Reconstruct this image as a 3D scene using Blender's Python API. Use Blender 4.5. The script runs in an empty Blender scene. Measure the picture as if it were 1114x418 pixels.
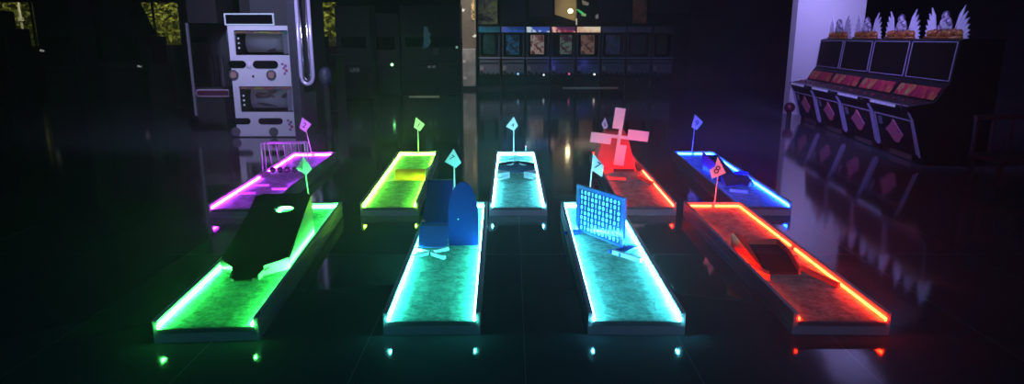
import bpy, bmesh, math, random
from mathutils import Vector, Matrix
random.seed(7)
S = bpy.context.scene
COL = S.collection
PI = math.pi
R = math.radians

# ------------------------------------------------------------------ camera numbers
F, CXP, CYP, H = 720.0, 557.0, 209.0, 1.7
TH = math.atan((CYP - 42) / F)
def at(x, y, Y):                      # direction of a picture point followed to the upright plane at depth Y
    u = (x - CXP) / F; v = (y - CYP) / F
    d = (u, math.cos(TH) - v * math.sin(TH), -math.sin(TH) - v * math.cos(TH))
    t = Y / d[1]
    return (d[0] * t, H + d[2] * t)

# ------------------------------------------------------------------ materials
MATS = {}
def mat(name, col=(.5, .5, .5), rough=.5, metal=0, emit=None, es=1.0, spec=.5, noise=None, bump=None, alpha=None, coat=0, trans=0):
    if name in MATS: return MATS[name]
    m = bpy.data.materials.new(name); m.use_nodes = True
    nt = m.node_tree; b = nt.nodes['Principled BSDF']
    b.inputs['Base Color'].default_value = (*col, 1)
    b.inputs['Roughness'].default_value = rough
    b.inputs['Metallic'].default_value = metal
    b.inputs['Specular IOR Level'].default_value = spec
    if coat: b.inputs['Coat Weight'].default_value = coat; b.inputs['Coat Roughness'].default_value = .05
    if trans: b.inputs['Transmission Weight'].default_value = trans
    if emit:
        b.inputs['Emission Color'].default_value = (*emit, 1); b.inputs['Emission Strength'].default_value = es
    tc = nt.nodes.new('ShaderNodeTexCoord')
    if noise:                         # (second colour, scale, contrast low, contrast high)
        c2, sc, lo, hi = noise
        n = nt.nodes.new('ShaderNodeTexNoise'); n.inputs['Scale'].default_value = sc; n.inputs['Detail'].default_value = 5
        r = nt.nodes.new('ShaderNodeValToRGB')
        r.color_ramp.elements[0].position = lo; r.color_ramp.elements[0].color = (*col, 1)
        r.color_ramp.elements[1].position = hi; r.color_ramp.elements[1].color = (*c2, 1)
        nt.links.new(tc.outputs['Object'], n.inputs['Vector']); nt.links.new(n.outputs['Fac'], r.inputs['Fac'])
        nt.links.new(r.outputs['Color'], b.inputs['Base Color'])
        if emit: nt.links.new(r.outputs['Color'], b.inputs['Emission Color'])
    if bump:                          # (scale, strength, distance)
        n2 = nt.nodes.new('ShaderNodeTexNoise'); n2.inputs['Scale'].default_value = bump[0]; n2.inputs['Detail'].default_value = 4
        bp = nt.nodes.new('ShaderNodeBump'); bp.inputs['Strength'].default_value = bump[1]; bp.inputs['Distance'].default_value = bump[2]
        nt.links.new(tc.outputs['Object'], n2.inputs['Vector']); nt.links.new(n2.outputs['Fac'], bp.inputs['Height'])
        nt.links.new(bp.outputs['Normal'], b.inputs['Normal'])
    MATS[name] = m
    return m

def art(name, stops, scale, es, rough=.4, dist=1.5, stretch=(1, 1, 1)):       # printed picture: several colours in cloudy patches
    if name in MATS: return MATS[name]
    m = mat(name, rough=rough)
    nt = m.node_tree; b = nt.nodes['Principled BSDF']
    tc = nt.nodes.new('ShaderNodeTexCoord'); mp = nt.nodes.new('ShaderNodeMapping'); mp.inputs['Scale'].default_value = stretch
    n = nt.nodes.new('ShaderNodeTexNoise'); n.inputs['Scale'].default_value = scale; n.inputs['Detail'].default_value = 6; n.inputs['Distortion'].default_value = dist
    r = nt.nodes.new('ShaderNodeValToRGB'); cr = r.color_ramp
    while len(cr.elements) < len(stops): cr.elements.new(.5)
    for e, (p, c) in zip(cr.elements, stops): e.position = p; e.color = (*c, 1)
    nt.links.new(tc.outputs['Object'], mp.inputs['Vector']); nt.links.new(mp.outputs['Vector'], n.inputs['Vector'])
    nt.links.new(n.outputs['Fac'], r.inputs['Fac']); nt.links.new(r.outputs['Color'], b.inputs['Base Color'])
    if es:
        nt.links.new(r.outputs['Color'], b.inputs['Emission Color']); b.inputs['Emission Strength'].default_value = es
    return m

def floor_material():
    m = mat('polished_floor', rough=.07, spec=.5)
    nt = m.node_tree; b = nt.nodes['Principled BSDF']
    tc = nt.nodes.new('ShaderNodeTexCoord')
    mp = nt.nodes.new('ShaderNodeMapping'); mp.inputs['Location'].default_value = (.83, .3, 0)
    br = nt.nodes.new('ShaderNodeTexBrick'); br.offset = 0; br.squash = 1
    br.inputs['Scale'].default_value = 1; br.inputs['Brick Width'].default_value = .9; br.inputs['Row Height'].default_value = 5.4
    br.inputs['Mortar Size'].default_value = .003; br.inputs['Mortar Smooth'].default_value = 0; br.inputs['Bias'].default_value = 0
    br.inputs['Color1'].default_value = (.05, .06, .075, 1); br.inputs['Color2'].default_value = (.056, .068, .082, 1)
    br.inputs['Mortar'].default_value = (.13, .15, .16, 1)
    nt.links.new(tc.outputs['Object'], mp.inputs['Vector']); nt.links.new(mp.outputs['Vector'], br.inputs['Vector'])
    nt.links.new(br.outputs['Color'], b.inputs['Base Color'])
    n = nt.nodes.new('ShaderNodeTexNoise'); n.inputs['Scale'].default_value = 1.6; n.inputs['Detail'].default_value = 6
    mr = nt.nodes.new('ShaderNodeMapRange'); mr.inputs['To Min'].default_value = .055; mr.inputs['To Max'].default_value = .11
    nt.links.new(tc.outputs['Object'], n.inputs['Vector']); nt.links.new(n.outputs['Fac'], mr.inputs['Value']); nt.links.new(mr.outputs['Result'], b.inputs['Roughness'])
    n2 = nt.nodes.new('ShaderNodeTexNoise'); n2.inputs['Scale'].default_value = 5; n2.inputs['Detail'].default_value = 2
    bp = nt.nodes.new('ShaderNodeBump'); bp.inputs['Strength'].default_value = .05; bp.inputs['Distance'].default_value = .01
    nt.links.new(tc.outputs['Object'], n2.inputs['Vector']); nt.links.new(n2.outputs['Fac'], bp.inputs['Height']); nt.links.new(bp.outputs['Normal'], b.inputs['Normal'])
    return m

def turf_material():
    m = mat('turf', rough=.95, spec=.1)
    nt = m.node_tree; b = nt.nodes['Principled BSDF']
    tc = nt.nodes.new('ShaderNodeTexCoord')
    big = nt.nodes.new('ShaderNodeTexNoise'); big.inputs['Scale'].default_value = 16; big.inputs['Detail'].default_value = 8; big.inputs['Roughness'].default_value = .75
    r = nt.nodes.new('ShaderNodeValToRGB')
    r.color_ramp.elements[0].position = .36; r.color_ramp.elements[0].color = (.09, .20, .16, 1)
    r.color_ramp.elements[1].position = .6; r.color_ramp.elements[1].color = (.27, .56, .46, 1)
    fine = nt.nodes.new('ShaderNodeTexNoise'); fine.inputs['Scale'].default_value = 160; fine.inputs['Detail'].default_value = 2
    bp = nt.nodes.new('ShaderNodeBump'); bp.inputs['Strength'].default_value = .9; bp.inputs['Distance'].default_value = .006
    bp2 = nt.nodes.new('ShaderNodeBump'); bp2.inputs['Strength'].default_value = .6; bp2.inputs['Distance'].default_value = .03
    nt.links.new(tc.outputs['Object'], big.inputs['Vector']); nt.links.new(big.outputs['Fac'], r.inputs['Fac']); nt.links.new(r.outputs['Color'], b.inputs['Base Color'])
    nt.links.new(tc.outputs['Object'], fine.inputs['Vector']); nt.links.new(fine.outputs['Fac'], bp.inputs['Height'])
    nt.links.new(big.outputs['Fac'], bp2.inputs['Height']); nt.links.new(bp2.outputs['Normal'], bp.inputs['Normal']); nt.links.new(bp.outputs['Normal'], b.inputs['Normal'])
    return m

# ------------------------------------------------------------------ mesh helper
class MB:
    def __init__(s): s.b = bmesh.new()
    def box(s, x0, x1, y0, y1, z0, z1):
        v = [s.b.verts.new(p) for p in ((x0,y0,z0),(x1,y0,z0),(x1,y1,z0),(x0,y1,z0),(x0,y0,z1),(x1,y0,z1),(x1,y1,z1),(x0,y1,z1))]
        for f in ((3,2,1,0),(4,5,6,7),(0,1,5,4),(1,2,6,5),(2,3,7,6),(3,0,4,7)): s.b.faces.new([v[i] for i in f])
        return s
    def hexa(s, p):                   # eight corners, bottom ring then top ring
        v = [s.b.verts.new(q) for q in p]
        for f in ((3,2,1,0),(4,5,6,7),(0,1,5,4),(1,2,6,5),(2,3,7,6),(3,0,4,7)): s.b.faces.new([v[i] for i in f])
        return s
    def bar(s, a, b, w, h):           # straight bar with a rectangular section; w sideways, h up
        a = Vector(a); b = Vector(b); d = (b - a).normalized()
        up = Vector((0,0,1)) if abs(d.z) < .95 else Vector((0,1,0))
        sd = d.cross(up).normalized(); up = sd.cross(d).normalized()
        o = [(-1,-1),(1,-1),(1,1),(-1,1)]
        r0 = [a + sd*(i*w/2) + up*(j*h/2) for i, j in o]; r1 = [b + sd*(i*w/2) + up*(j*h/2) for i, j in o]
        return s.hexa(r0 + r1)
    def prism(s, pts, axis, a0, a1):  # polygon pts extruded along an axis
        def q(p, a):
            return {'x': (a, p[0], p[1]), 'y': (p[0], a, p[1]), 'z': (p[0], p[1], a)}[axis]
        A = [s.b.verts.new(q(p, a0)) for p in pts]; B = [s.b.verts.new(q(p, a1)) for p in pts]
        n = len(pts)
        s.b.faces.new(A[::-1]); s.b.faces.new(B)
        for i in range(n): s.b.faces.new([A[i], A[(i+1) % n], B[(i+1) % n], B[i]])
        return s
    def tube(s, pts, r, n=10, close=False):
        pts = [Vector(p) for p in pts]; rings = []
        N = len(pts)
        for i, p in enumerate(pts):
            a = pts[i-1] if (i > 0 or close) else p; c = pts[(i+1) % N] if (i < N-1 or close) else p
            d = (c - a).normalized()
            up = Vector((0,0,1)) if abs(d.z) < .9 else Vector((0,1,0))
            sd = d.cross(up).normalized(); u2 = sd.cross(d).normalized()
            rings.append([s.b.verts.new(p + (sd*math.cos(k*2*PI/n) + u2*math.sin(k*2*PI/n))*r) for k in range(n)])
        m = N if close else N-1
        for i in range(m):
            A = rings[i]; B = rings[(i+1) % N]
            for k in range(n): s.b.faces.new([A[k], A[(k+1) % n], B[(k+1) % n], B[k]])
        if not close: s.b.faces.new(rings[0][::-1]); s.b.faces.new(rings[-1])
        return s
    def ball(s, c, r, sx=1, sy=1, sz=1, u=14, v=9):
        bmesh.ops.create_uvsphere(s.b, u_segments=u, v_segments=v, radius=r, matrix=Matrix.Translation(c) @ Matrix.Diagonal((sx, sy, sz, 1)))
        return s
    def disc(s, c, r, axis, t, n=20): # short cylinder
        pts = [(c[0 if axis != 'x' else 1] + r*math.cos(i*2*PI/n), (c[2] if axis != 'z' else c[1]) + r*math.sin(i*2*PI/n)) for i in range(n)]
        a = {'x': c[0], 'y': c[1], 'z': c[2]}[axis]
        return s.prism(pts, axis, a, a + t)
    def sheet(s, grid, th):           # grid of points given a thickness downwards the local normal (solid)
        top = [[s.b.verts.new(p) for p in row] for row in grid]
        n, m = len(grid), len(grid[0])
        def nrm(i, j):
            a = Vector(grid[min(i+1,n-1)][j]) - Vector(grid[max(i-1,0)][j]); c = Vector(grid[i][min(j+1,m-1)]) - Vector(grid[i][max(j-1,0)])
            return a.cross(c).normalized()
        bot = [[s.b.verts.new(Vector(grid[i][j]) - nrm(i, j)*th) for j in range(m)] for i in range(n)]
        for i in range(n-1):
            for j in range(m-1):
                s.b.faces.new([top[i][j], top[i+1][j], top[i+1][j+1], top[i][j+1]]); s.b.faces.new([bot[i][j], bot[i][j+1], bot[i+1][j+1], bot[i+1][j]])
        for i in range(n-1):
            s.b.faces.new([top[i][0], bot[i][0], bot[i+1][0], top[i+1][0]]); s.b.faces.new([top[i][m-1], top[i+1][m-1], bot[i+1][m-1], bot[i][m-1]])
        for j in range(m-1):
            s.b.faces.new([top[0][j], top[0][j+1], bot[0][j+1], bot[0][j]]); s.b.faces.new([top[n-1][j], bot[n-1][j], bot[n-1][j+1], top[n-1][j+1]])
        return s
    def build(s, name, m, parent=None, bevel=0, smooth=False):
        bmesh.ops.recalc_face_normals(s.b, faces=s.b.faces)
        me = bpy.data.meshes.new(name); s.b.to_mesh(me); s.b.free(); me.materials.append(m)
        if smooth:
            for p in me.polygons: p.use_smooth = True
        o = bpy.data.objects.new(name, me); COL.objects.link(o)
        if parent: o.parent = parent
        if bevel:
            bv = o.modifiers.new('bevel', 'BEVEL'); bv.width = bevel; bv.segments = 2; bv.limit_method = 'ANGLE'
        return o

def thing(name, label, cat, loc=(0,0,0), rz=0, group=None):
    o = bpy.data.objects.new(name, None); COL.objects.link(o); o.empty_display_size = .1
    o.location = loc; o.rotation_euler = (0, 0, rz); o['label'] = label; o['category'] = cat
    if group: o['group'] = group
    return o
def tag(o, label, cat, loc=None, rz=None, group=None):
    o['label'] = label; o['category'] = cat
    if loc is not None: o.location = loc
    if rz is not None: o.rotation_euler = (0, 0, rz)
    if group: o['group'] = group
    return o
def struct(o): o['kind'] = 'structure'; return o
def dup(root, loc, rz, label, group=None):
    def cp(o, parent):
        c = o.copy(); COL.objects.link(c); c.parent = parent
        for ch in [x for x in o.children]: cp(ch, c)
        return c
    kids = list(root.children)
    r = root.copy(); COL.objects.link(r); r.location = loc; r.rotation_euler = (0, 0, rz); r['label'] = label
    if group: r['group'] = group
    for k in kids: cp(k, r)
    return r
def text(name, body, size, m, parent, mtx, ext=.001, align='CENTER', spacing=1.0, bold=0.0):
    c = bpy.data.curves.new(name, 'FONT'); c.body = body; c.size = size; c.extrude = ext; c.offset = bold; c.align_x = align; c.align_y = 'CENTER'; c.space_character = spacing; c.space_line = .78
    t = bpy.data.objects.new(name, c); COL.objects.link(t)
    bpy.context.view_layer.update()
    me = bpy.data.meshes.new_from_object(t.evaluated_get(bpy.context.evaluated_depsgraph_get()))
    COL.objects.unlink(t); bpy.data.objects.remove(t)
    me.transform(mtx); me.materials.clear(); me.materials.append(m); me.name = name
    o = bpy.data.objects.new(name, me); COL.objects.link(o)
    if parent: o.parent = parent
    return o
FRONT = Matrix.Rotation(PI/2, 4, 'X')     # writing upright, facing -Y

black = mat('black_paint', (.008, .008, .010), .45, spec=.3)
dull_black = mat('dull_black', (.01, .01, .012), .7)
white_paint = mat('white_paint', (.75, .75, .78), .45)
chrome = mat('chrome', (.8, .8, .82), .15, 1)
steel = mat('dull_steel', (.25, .27, .3), .35, .8)
gray = mat('grey_trim', (.3, .3, .34), .4)
glass_dark = mat('dark_screen_glass', (.004, .004, .006), .06, spec=.6)
turf = turf_material()

# ================================================================== THE SETTING
fl = MB().box(-24, 13, -4, 30, -.1, 0).build('floor', floor_material()); struct(fl)
ceil_dark = mat('dark_ceiling', (.012, .012, .014), .8)
# ceiling: dark, with a pale plastered bay over the right-hand machines
b = MB()
poly = [(5.85, 10.6), (6.75, 10.6), (7.15, 12.6), (9.4, 14.1), (9.4, 17.5), (6.2, 17.5), (6.2, 12.2)]
b.prism(poly, 'z', 4.46, 4.5)
bay = b.build('trim_1', mat('pale_ceiling_plaster', (.6, .6, .62), .8)); struct(bay)
struct(MB().box(-24, 13, -4, 30, 4.5, 4.7).build('ceiling', ceil_dark))
wall_dark = mat('dark_wall', (.02, .02, .024), .7, noise=((.03, .03, .036), 1.2, .35, .7))
struct(MB().box(-24.2, -24, -4, 30, 0, 4.5).build('wall_left', wall_dark))
struct(MB().box(13, 13.2, -4, 30, 0, 4.5).build('wall_right', wall_dark))
struct(MB().box(-24, 13, -4.2, -4, 0, 4.5).build('wall_front', wall_dark))
# back wall with window openings on the left
BY = 27.0
wb = MB()
wins = [(-20.6, -12.6), (-8.4, -6.9)]
zs, zt = 1.35, 3.15
xs = [-24] + [v for w in wins for v in w] + [13]
for i in range(0, len(xs), 2): wb.box(xs[i], xs[i+1], BY, BY+.25, 0, 4.5)
for a, c in wins: wb.box(a, c, BY, BY+.25, 0, zs); wb.box(a, c, BY, BY+.25, zt, 4.5)
struct(wb.build('wall_back', wall_dark))
fr = mat('window_frame_metal', (.03, .03, .035), .5)
pane = mat('window_glass', (1, 1, 1), .02, trans=1)
for wi, (a, c) in enumerate(wins, 1):
    f = MB(); n = max(1, round((c-a)/1.6)); st = (c-a)/n
    f.box(a, c, BY+.06, BY+.16, zs, zs+.06).box(a, c, BY+.06, BY+.16, zt-.06, zt)
    for k in range(n+1): f.box(a+k*st-.03, a+k*st+.03, BY+.06, BY+.16, zs, zt)
    w = struct(f.build('window_%d' % wi, fr))
    MB().box(a, c, BY+.10, BY+.11, zs, zt).build('pane', pane, w)
# pale painted wall return behind the far end of the right-hand machines
x0, _ = at(866, 40, 15.2); x1, _ = at(936, 20, 15.2)
struct(MB().box(x0-.02, x1+.1, 15.2, 15.5, 0, 4.46).build('wall_right_return', mat('pale_wall_paint', (.62, .6, .66), .6)))
# column left of the far cabinets: dull upper part with brighter cladding below
cxa, _ = at(502, 50, 23.0); cxb, _ = at(518, 50, 23.0)
_, zc = at(510, 52.5, 23.0)
col_m = mat('column_render', (.12, .10, .085), .7, noise=((.17, .15, .125), 6, .4, .7))
struct(MB().box(cxa, cxb, 23.0, 23.5, 0, 4.5).build('trim_2', col_m))

# ================================================================== THE LANES
base_m = mat('lane_base_grey', (.42, .45, .48), .35, .1)
rail_m = mat('lane_rail_grey', (.42, .42, .43), .45)
LANES = {}
KLED = 9.5
def lane(key, ox, oy, ang, L, W, rad, label, gaps=None, sw=.010, dim=None):
    t = thing('mini_golf_lane', label, 'mini golf lane', (ox, oy, 0), R(ang), 'light-edged mini golf lanes on the polished floor')
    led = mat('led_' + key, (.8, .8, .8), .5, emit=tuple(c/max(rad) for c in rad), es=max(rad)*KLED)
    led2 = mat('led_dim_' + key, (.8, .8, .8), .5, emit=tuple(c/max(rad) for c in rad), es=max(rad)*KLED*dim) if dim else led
    h = W/2
    MB().box(-h, h, 0, L, 0, .062).build('base', base_m, t, .004)
    MB().box(-h+.03, h-.03, .004, L-.03, .062, .09).build('turf', turf, t)
    MB().box(-h+.03, h-.03, -.004, .004, .062, .088).build('front_lip', mat('lip_grey', (.2, .21, .23), .3, .2), t)
    for sx in (-1, 1):
        a, c = sorted((sx*h, sx*(h-.03)))
        MB().box(a, c, 0, L, .062, .142).build('rail', rail_m, t, .003)
    MB().box(-h, h, L-.03, L, .062, .142).build('rail', rail_m, t, .003) if False else MB().box(-h+.03, h-.03, L-.03, L, .062, .142).build('rail', rail_m, t, .003)
    gaps = gaps or {}
    def cuts(lo, hi, g):
        out = []; p = lo
        for a, c in sorted(g): out.append((p, a)); p = c
        out.append((p, hi)); return out
    z0 = .1
    for side, sx in (('left', -1), ('right', 1)):
        for a, c in cuts(.0, L-.04, gaps.get(side, [])):
            s = MB(); xi = sx*(h-.03); xo = xi - sx*sw
            lo, hi = sorted((xi, xo)); s.box(lo, hi, a, c, z0, z0+.012)
            if a == 0: s.box(lo, hi, -.008, -.002, .094, z0+.012)
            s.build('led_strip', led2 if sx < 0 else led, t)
    for a, c in cuts(-h+.045, h-.045, gaps.get('back', [(-.02, .01)])):
        MB().box(a, c, L-.03-sw, L-.03, z0, z0+.014).build('led_strip', led, t)
    LANES[key] = (t, ox, oy, R(ang), L, W)
    return t
def lp(key, x, y, z=.09):            # a spot on a lane
    _, ox, oy, a, L, W = LANES[key]
    return (ox + x*math.cos(a) - y*math.sin(a), oy + x*math.sin(a) + y*math.cos(a), z)
def la(key): return LANES[key][3]

lane('green',  -1.75, 3.51, 4.3, 2.76, .59, (.8, 13, 1.6), 'front-row mini golf lane edged in green light, with the black ramp on it')
lane('aqua',   -.47, 3.60, 1.2, 2.70, .57, (1.0, 12.5, 10), 'front-row mini golf lane edged in sea green light, with the blue curved ramp on it')
lane('cyan',   .73, 3.60, -.7, 2.70, .57, (1.6, 11.5, 15), 'front-row mini golf lane edged in cyan light, with the digit screen across it')
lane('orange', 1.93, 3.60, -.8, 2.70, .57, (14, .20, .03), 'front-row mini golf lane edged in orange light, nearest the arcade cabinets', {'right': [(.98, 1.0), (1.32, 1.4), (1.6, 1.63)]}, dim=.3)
lane('violet', -2.64, 6.22, 2.8, 3.00, .60, (8.5, .35, 13), 'back-row mini golf lane edged in magenta light, farthest left')
lane('yellow', -1.20, 6.28, 2.5, 3.00, .57, (3.4, 12, .6), 'back-row mini golf lane edged in yellow light, with the yellow tunnel on it')
lane('white',  .06, 6.28, .1, 3.00, .57, (2.2, 11, 15), 'back-row mini golf lane edged in white light, in the middle', {'back': [(-.15, -.13), (-.02, .02), (.13, .15)]})
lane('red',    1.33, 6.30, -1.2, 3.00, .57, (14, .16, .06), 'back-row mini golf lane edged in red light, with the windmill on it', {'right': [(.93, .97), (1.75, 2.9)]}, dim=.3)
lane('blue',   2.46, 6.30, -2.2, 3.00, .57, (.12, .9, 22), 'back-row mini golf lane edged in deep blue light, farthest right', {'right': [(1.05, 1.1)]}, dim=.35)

# ------------------------------------------------------------------ numbered flags
pole_m = mat('flag_pole_white', (.8, .8, .8), .4)
cloth = mat('flag_cloth_white', (.85, .85, .88), .6)
ink = mat('flag_ink', (.02, .02, .06), .6)
def flag(key, lx, num, pts, lean, label, fs=.085, tilt=0, hgt=.6, ly=None, fold=0.0, numpos=None):
    # pts: corners of the little banner relative to the pole top (metres, right and up)
    L = LANES[key][4]
    p = lp(key, lx, (ly if ly is not None else L-.05), .09)
    t = thing('hole_flag', label, 'flag', p, la(key)*.0, 'numbered flags on the mini golf lanes')
    MB().tube([(0, 0, -.002), (lean, 0, hgt)], .0065, 8).build('pole', pole_m, t)
    cx = sum(q[0] for q in pts)/len(pts); cz = sum(q[1] for q in pts)/len(pts)
    g = MB(); n = len(pts); th = .003
    # banner: slightly bowed cloth about its centre
    def V(q, y): return g.b.verts.new((lean + q[0], y, hgt + q[1]))
    yc = -.012 - fold
    A = [V(q, -.008) for q in pts]; Bk = [V(q, -.008+th) for q in pts]
    ca = V((cx, cz), yc); cb = V((cx, cz), yc+th)
    for i in range(n):
        j = (i+1) % n
        g.b.faces.new([A[i], A[j], ca]); g.b.faces.new([Bk[j], Bk[i], cb]); g.b.faces.new([A[i], Bk[i], Bk[j], A[j]])
    f = g.build('banner', cloth, t)
    nx, nz = numpos or (cx, cz)
    text('number', num, fs, ink, f, Matrix.Translation((lean+nx, yc-.004, hgt+nz)) @ Matrix.Rotation(tilt, 4, 'Y') @ FRONT, .0015)
    return t
flag('violet', -.02, '2', [(-.03,.13),(.09,.03),(.0,-.08),(-.08,-.02)], -.07, 'white flag numbered 2 at the far end of the magenta lane', hgt=.42, tilt=R(25), fs=.10)
flag('green', 0, '4', [(.0,.06),(.075,-.06),(.015,-.12),(-.08,-.06),(-.045,-.015)], -.03, 'creased pale green flag behind the black ramp', hgt=.46, fs=.05, fold=.02, tilt=R(20), numpos=(-.015,-.05))
flag('yellow', .01, '1', [(-.02,.12),(.10,.02),(.03,-.075),(-.055,-.02)], -.0, 'white flag numbered 1 at the far end of the yellow lane', hgt=.42, tilt=R(35), fs=.09)
flag('aqua', -.03, '7', [(.0,.085),(.07,-.05),(.015,-.10),(-.09,-.04)], -.0, 'turquoise tinted flag behind the blue arch board', hgt=.50, tilt=R(35), fs=.07, numpos=(-.02,.0))
flag('white', -.03, '4', [(.0,.13),(.06,.0),(.0,-.07),(-.11,-.01)], .0, 'white flag numbered 4 at the far end of the white lit lane', hgt=.42, tilt=R(20), fs=.085, numpos=(-.015,.01))
flag('red', -.09, '5', [(.0,.10),(.045,-.03),(.0,-.09),(-.05,-.0)], .0, 'narrow pink tinted flag just left of the windmill sails', hgt=.44, tilt=R(0), fs=.07)
flag('cyan', -.02, '7', [(.0,.09),(.11,-.03),(.095,-.14),(-.01,-.07)], .03, 'pale blue flag with a thick slanting stroke, behind the digit screen', hgt=.45, tilt=R(30), fs=.10, numpos=(.045,-.03))
flag('orange', .0, '8', [(-.02,.13),(.07,-.03),(-.06,-.09),(-.09,.0),(-.04,.03)], .02, 'lavender flag numbered 8 on a red lit pole', hgt=.38, tilt=R(25), fs=.11, numpos=(-.02,.0))
flag('blue', -.03, '9', [(-.01,.14),(.11,.03),(.03,-.08),(-.05,-.04)], .02, 'lavender flag numbered 9 at the far end of the blue lane', hgt=.44, tilt=R(15), fs=.11)

# ------------------------------------------------------------------ obstacles, front row
# black ramp with funnel mouth and a round hole near its crest (green lane)
t = thing('ball_ramp', 'large black sloping ramp with a round hole, on the green lane', 'ramp', lp('green', 0, .74), la('green'))
ramp_m = mat('ramp_black', (.010, .016, .012), .3)
def ramp_grid():
    g = MB(); bm = g.b
    def z(y): return .012 + y*.345
    hole = (.06, .83, .05)
    # left and right outline at several stations
    st = [(0, -.10, .05), (.10, -.11, .09), (.24, -.24, .22), (.42, -.22, .235), (.62, -.21, .235), (1.04, -.19, .235)]
    out = []
    def xs(y):
        for (a, l0, r0), (c, l1, r1) in zip(st, st[1:]):
            if a <= y <= c + 1e-9:
                k = (y-a)/(c-a); return l0+(l1-l0)*k, r0+(r1-r0)*k
    # body up to below the hole
    ys = [0, .05, .10, .17, .24, .42, .62, .72]
    for y0, y1 in zip(ys, ys[1:]):
        l0, r0 = xs(y0); l1, r1 = xs(y1)
        g.hexa([(l0,y0,z(y0)-.012),(r0,y0,z(y0)-.012),(r1,y1,z(y1)-.012),(l1,y1,z(y1)-.012),(l0,y0,z(y0)),(r0,y0,z(y0)),(r1,y1,z(y1)),(l1,y1,z(y1))])
    # square region round the hole
    l, r = xs(.76); n = 32
    X0, X1, Y0, Y1 = -.205, .235, .72, 1.04
    ring = []
    for i in range(n):
        a = i*2*PI/n + PI/4
        dx, dy = math.cos(a), math.sin(a)
        cx, cy, rr = hole
        tx = ((X1-cx)/dx if dx > 0 else (X0-cx)/dx) if abs(dx) > 1e-6 else 9
        ty = ((Y1-cy)/dy if dy > 0 else (Y0-cy)/dy) if abs(dy) > 1e-6 else 9
        k = min(tx, ty)
        ring.append(((cx+dx*rr*1.5, cy+dy*rr), (cx+dx*k, cy+dy*k)))
    for dz in (0,):
        for i in range(n):
            a, c = ring[i], ring[(i+1) % n]
            g.hexa([(a[0][0],a[0][1],z(a[0][1])-.012),(a[1][0],a[1][1],z(a[1][1])-.012),(c[1][0],c[1][1],z(c[1][1])-.012),(c[0][0],c[0][1],z(c[0][1])-.012),
                    (a[0][0],a[0][1],z(a[0][1])),(a[1][0],a[1][1],z(a[1][1])),(c[1][0],c[1][1],z(c[1][1])),(c[0][0],c[0][1],z(c[0][1]))])
    return g, z
g, zf = ramp_grid(); g.build('ramp_board', ramp_m, t)
side_m = mat('ramp_side_grey', (.02, .03, .025), .3)
for nm, x in (('left', -.205), ('right', .225)):
    MB().prism([(.24, 0), (1.04, 0), (1.04, zf(1.04)-.012), (.24, zf(.24)-.012)], 'x', x, x+.01).build('side_panel', side_m, t)
g = MB()
g.bar((.075, .02, .02), (.09, .11, .03), .008, .04).bar((.09, .11, .03), (.232, .24, .045), .008, .085)
g.build('front_skirt', mat('skirt_white', (.7, .7, .7), .4), t)
MB().bar((-.11, .02, .02), (-.12, .1, .03), .008, .04).bar((-.12, .10, .03), (-.245, .24, .045), .008, .085).build('front_skirt', side_m, t)
for x in (-.095, .05): MB().box(x-.01, x+.01, -.006, .006, 0, .022).build('foot', steel, t)

# blue curved ramp and arch board (aqua lane)
blue_gloss = mat('blue_gloss', (.012, .045, .32), .12, coat=.6)
t = thing('curved_ramp', 'glossy blue curved ramp in two steps, beside the arch board', 'ramp', lp('aqua', -.13, 1.38), la('aqua'))
def curve(y0, y1, za, zb, p, n=10): return [(y0+(y1-y0)*i/n, za+(zb-za)*(i/n)**p) for i in range(n+1)]
MB().sheet([[(x, y, z) for x in (-.118, .118)] for y, z in curve(0, .26, .014, .115, 1.15)][::-1], .012).build('lower_board', mat('blue_gloss_light', (.06, .17, .75), .15, coat=.6), t)
MB().sheet([[(x, y, z) for x in (-.112, .118)] for y, z in curve(.265, .86, .125, .365, 1.35, 14)][::-1], .012).build('upper_board', blue_gloss, t, smooth=True)
for x in (-.112, .108): MB().prism([(.27, 0), (.86, 0)] + [(y, z-.014) for y, z in curve(.27, .86, .125, .365, 1.35)][::-1], 'x', x, x+.008).build('side_panel', mat('navy_panel', (.012, .03, .09), .3), t)
MB().box(-.115, .115, .255, .264, .06, .118).build('shadow_strip', dull_black, t)  # dark strip in place of the shadow gap between the boards
MB().box(-.118, .118, .862, .874, 0, .37).build('end_panel', mat('navy_panel'), t)
t = thing('arch_board', 'upright navy board with a rounded arch top on the sea green lane', 'board', lp('aqua', .115, 1.45), la('aqua'))
pts = [(-.118, 0), (.118, 0), (.118, .24)] + [(.118*math.cos(a), .24 + .28*math.sin(a)) for a in [i*PI/20 for i in range(1, 20)]] + [(-.118, .24)]
MB().prism(pts, 'y', 0, .02).build('panel', mat('arch_navy', (.004, .014, .16), .6, spec=.1), t)
MB().ball((-.04, -.003, .22), .008).build('knob', chrome, t, smooth=True)
MB().box(-.10, .10, .021, .09, 0, .02).build('foot', mat('navy_panel'), t)
# small crossed sticks
wood_w = mat('stick_white', (.72, .74, .76), .4)
GS = 'short white guide sticks lying on the turf'
def stick(key, a, c, label, w=.028, h=.03, m=None, cat='guide stick', z0=.09):
    pa = Vector(lp(key, *a, 0)); pb = Vector(lp(key, *c, 0)); mid = (pa+pb)/2; d = (pb-pa); L = d.length
    o = MB().box(-L/2, L/2, -w/2, w/2, 0, h).build('guide_stick', m or wood_w, None, .003)
    return tag(o, label, cat, (mid.x, mid.y, z0), math.atan2(d.y, d.x), GS)
stick('aqua', (-.25, 1.33), (-.145, 1.25), 'white stick, far left arm of the cross before the blue ramp')
stick('aqua', (.0, 1.33), (-.115, 1.25), 'white stick, far right arm of the cross before the blue ramp')
stick('aqua', (-.25, 1.13), (-.145, 1.215), 'white stick, near left arm of the cross before the blue ramp')
stick('aqua', (-.01, 1.11), (-.115, 1.205), 'white stick, near right arm of the cross before the blue ramp')

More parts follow.
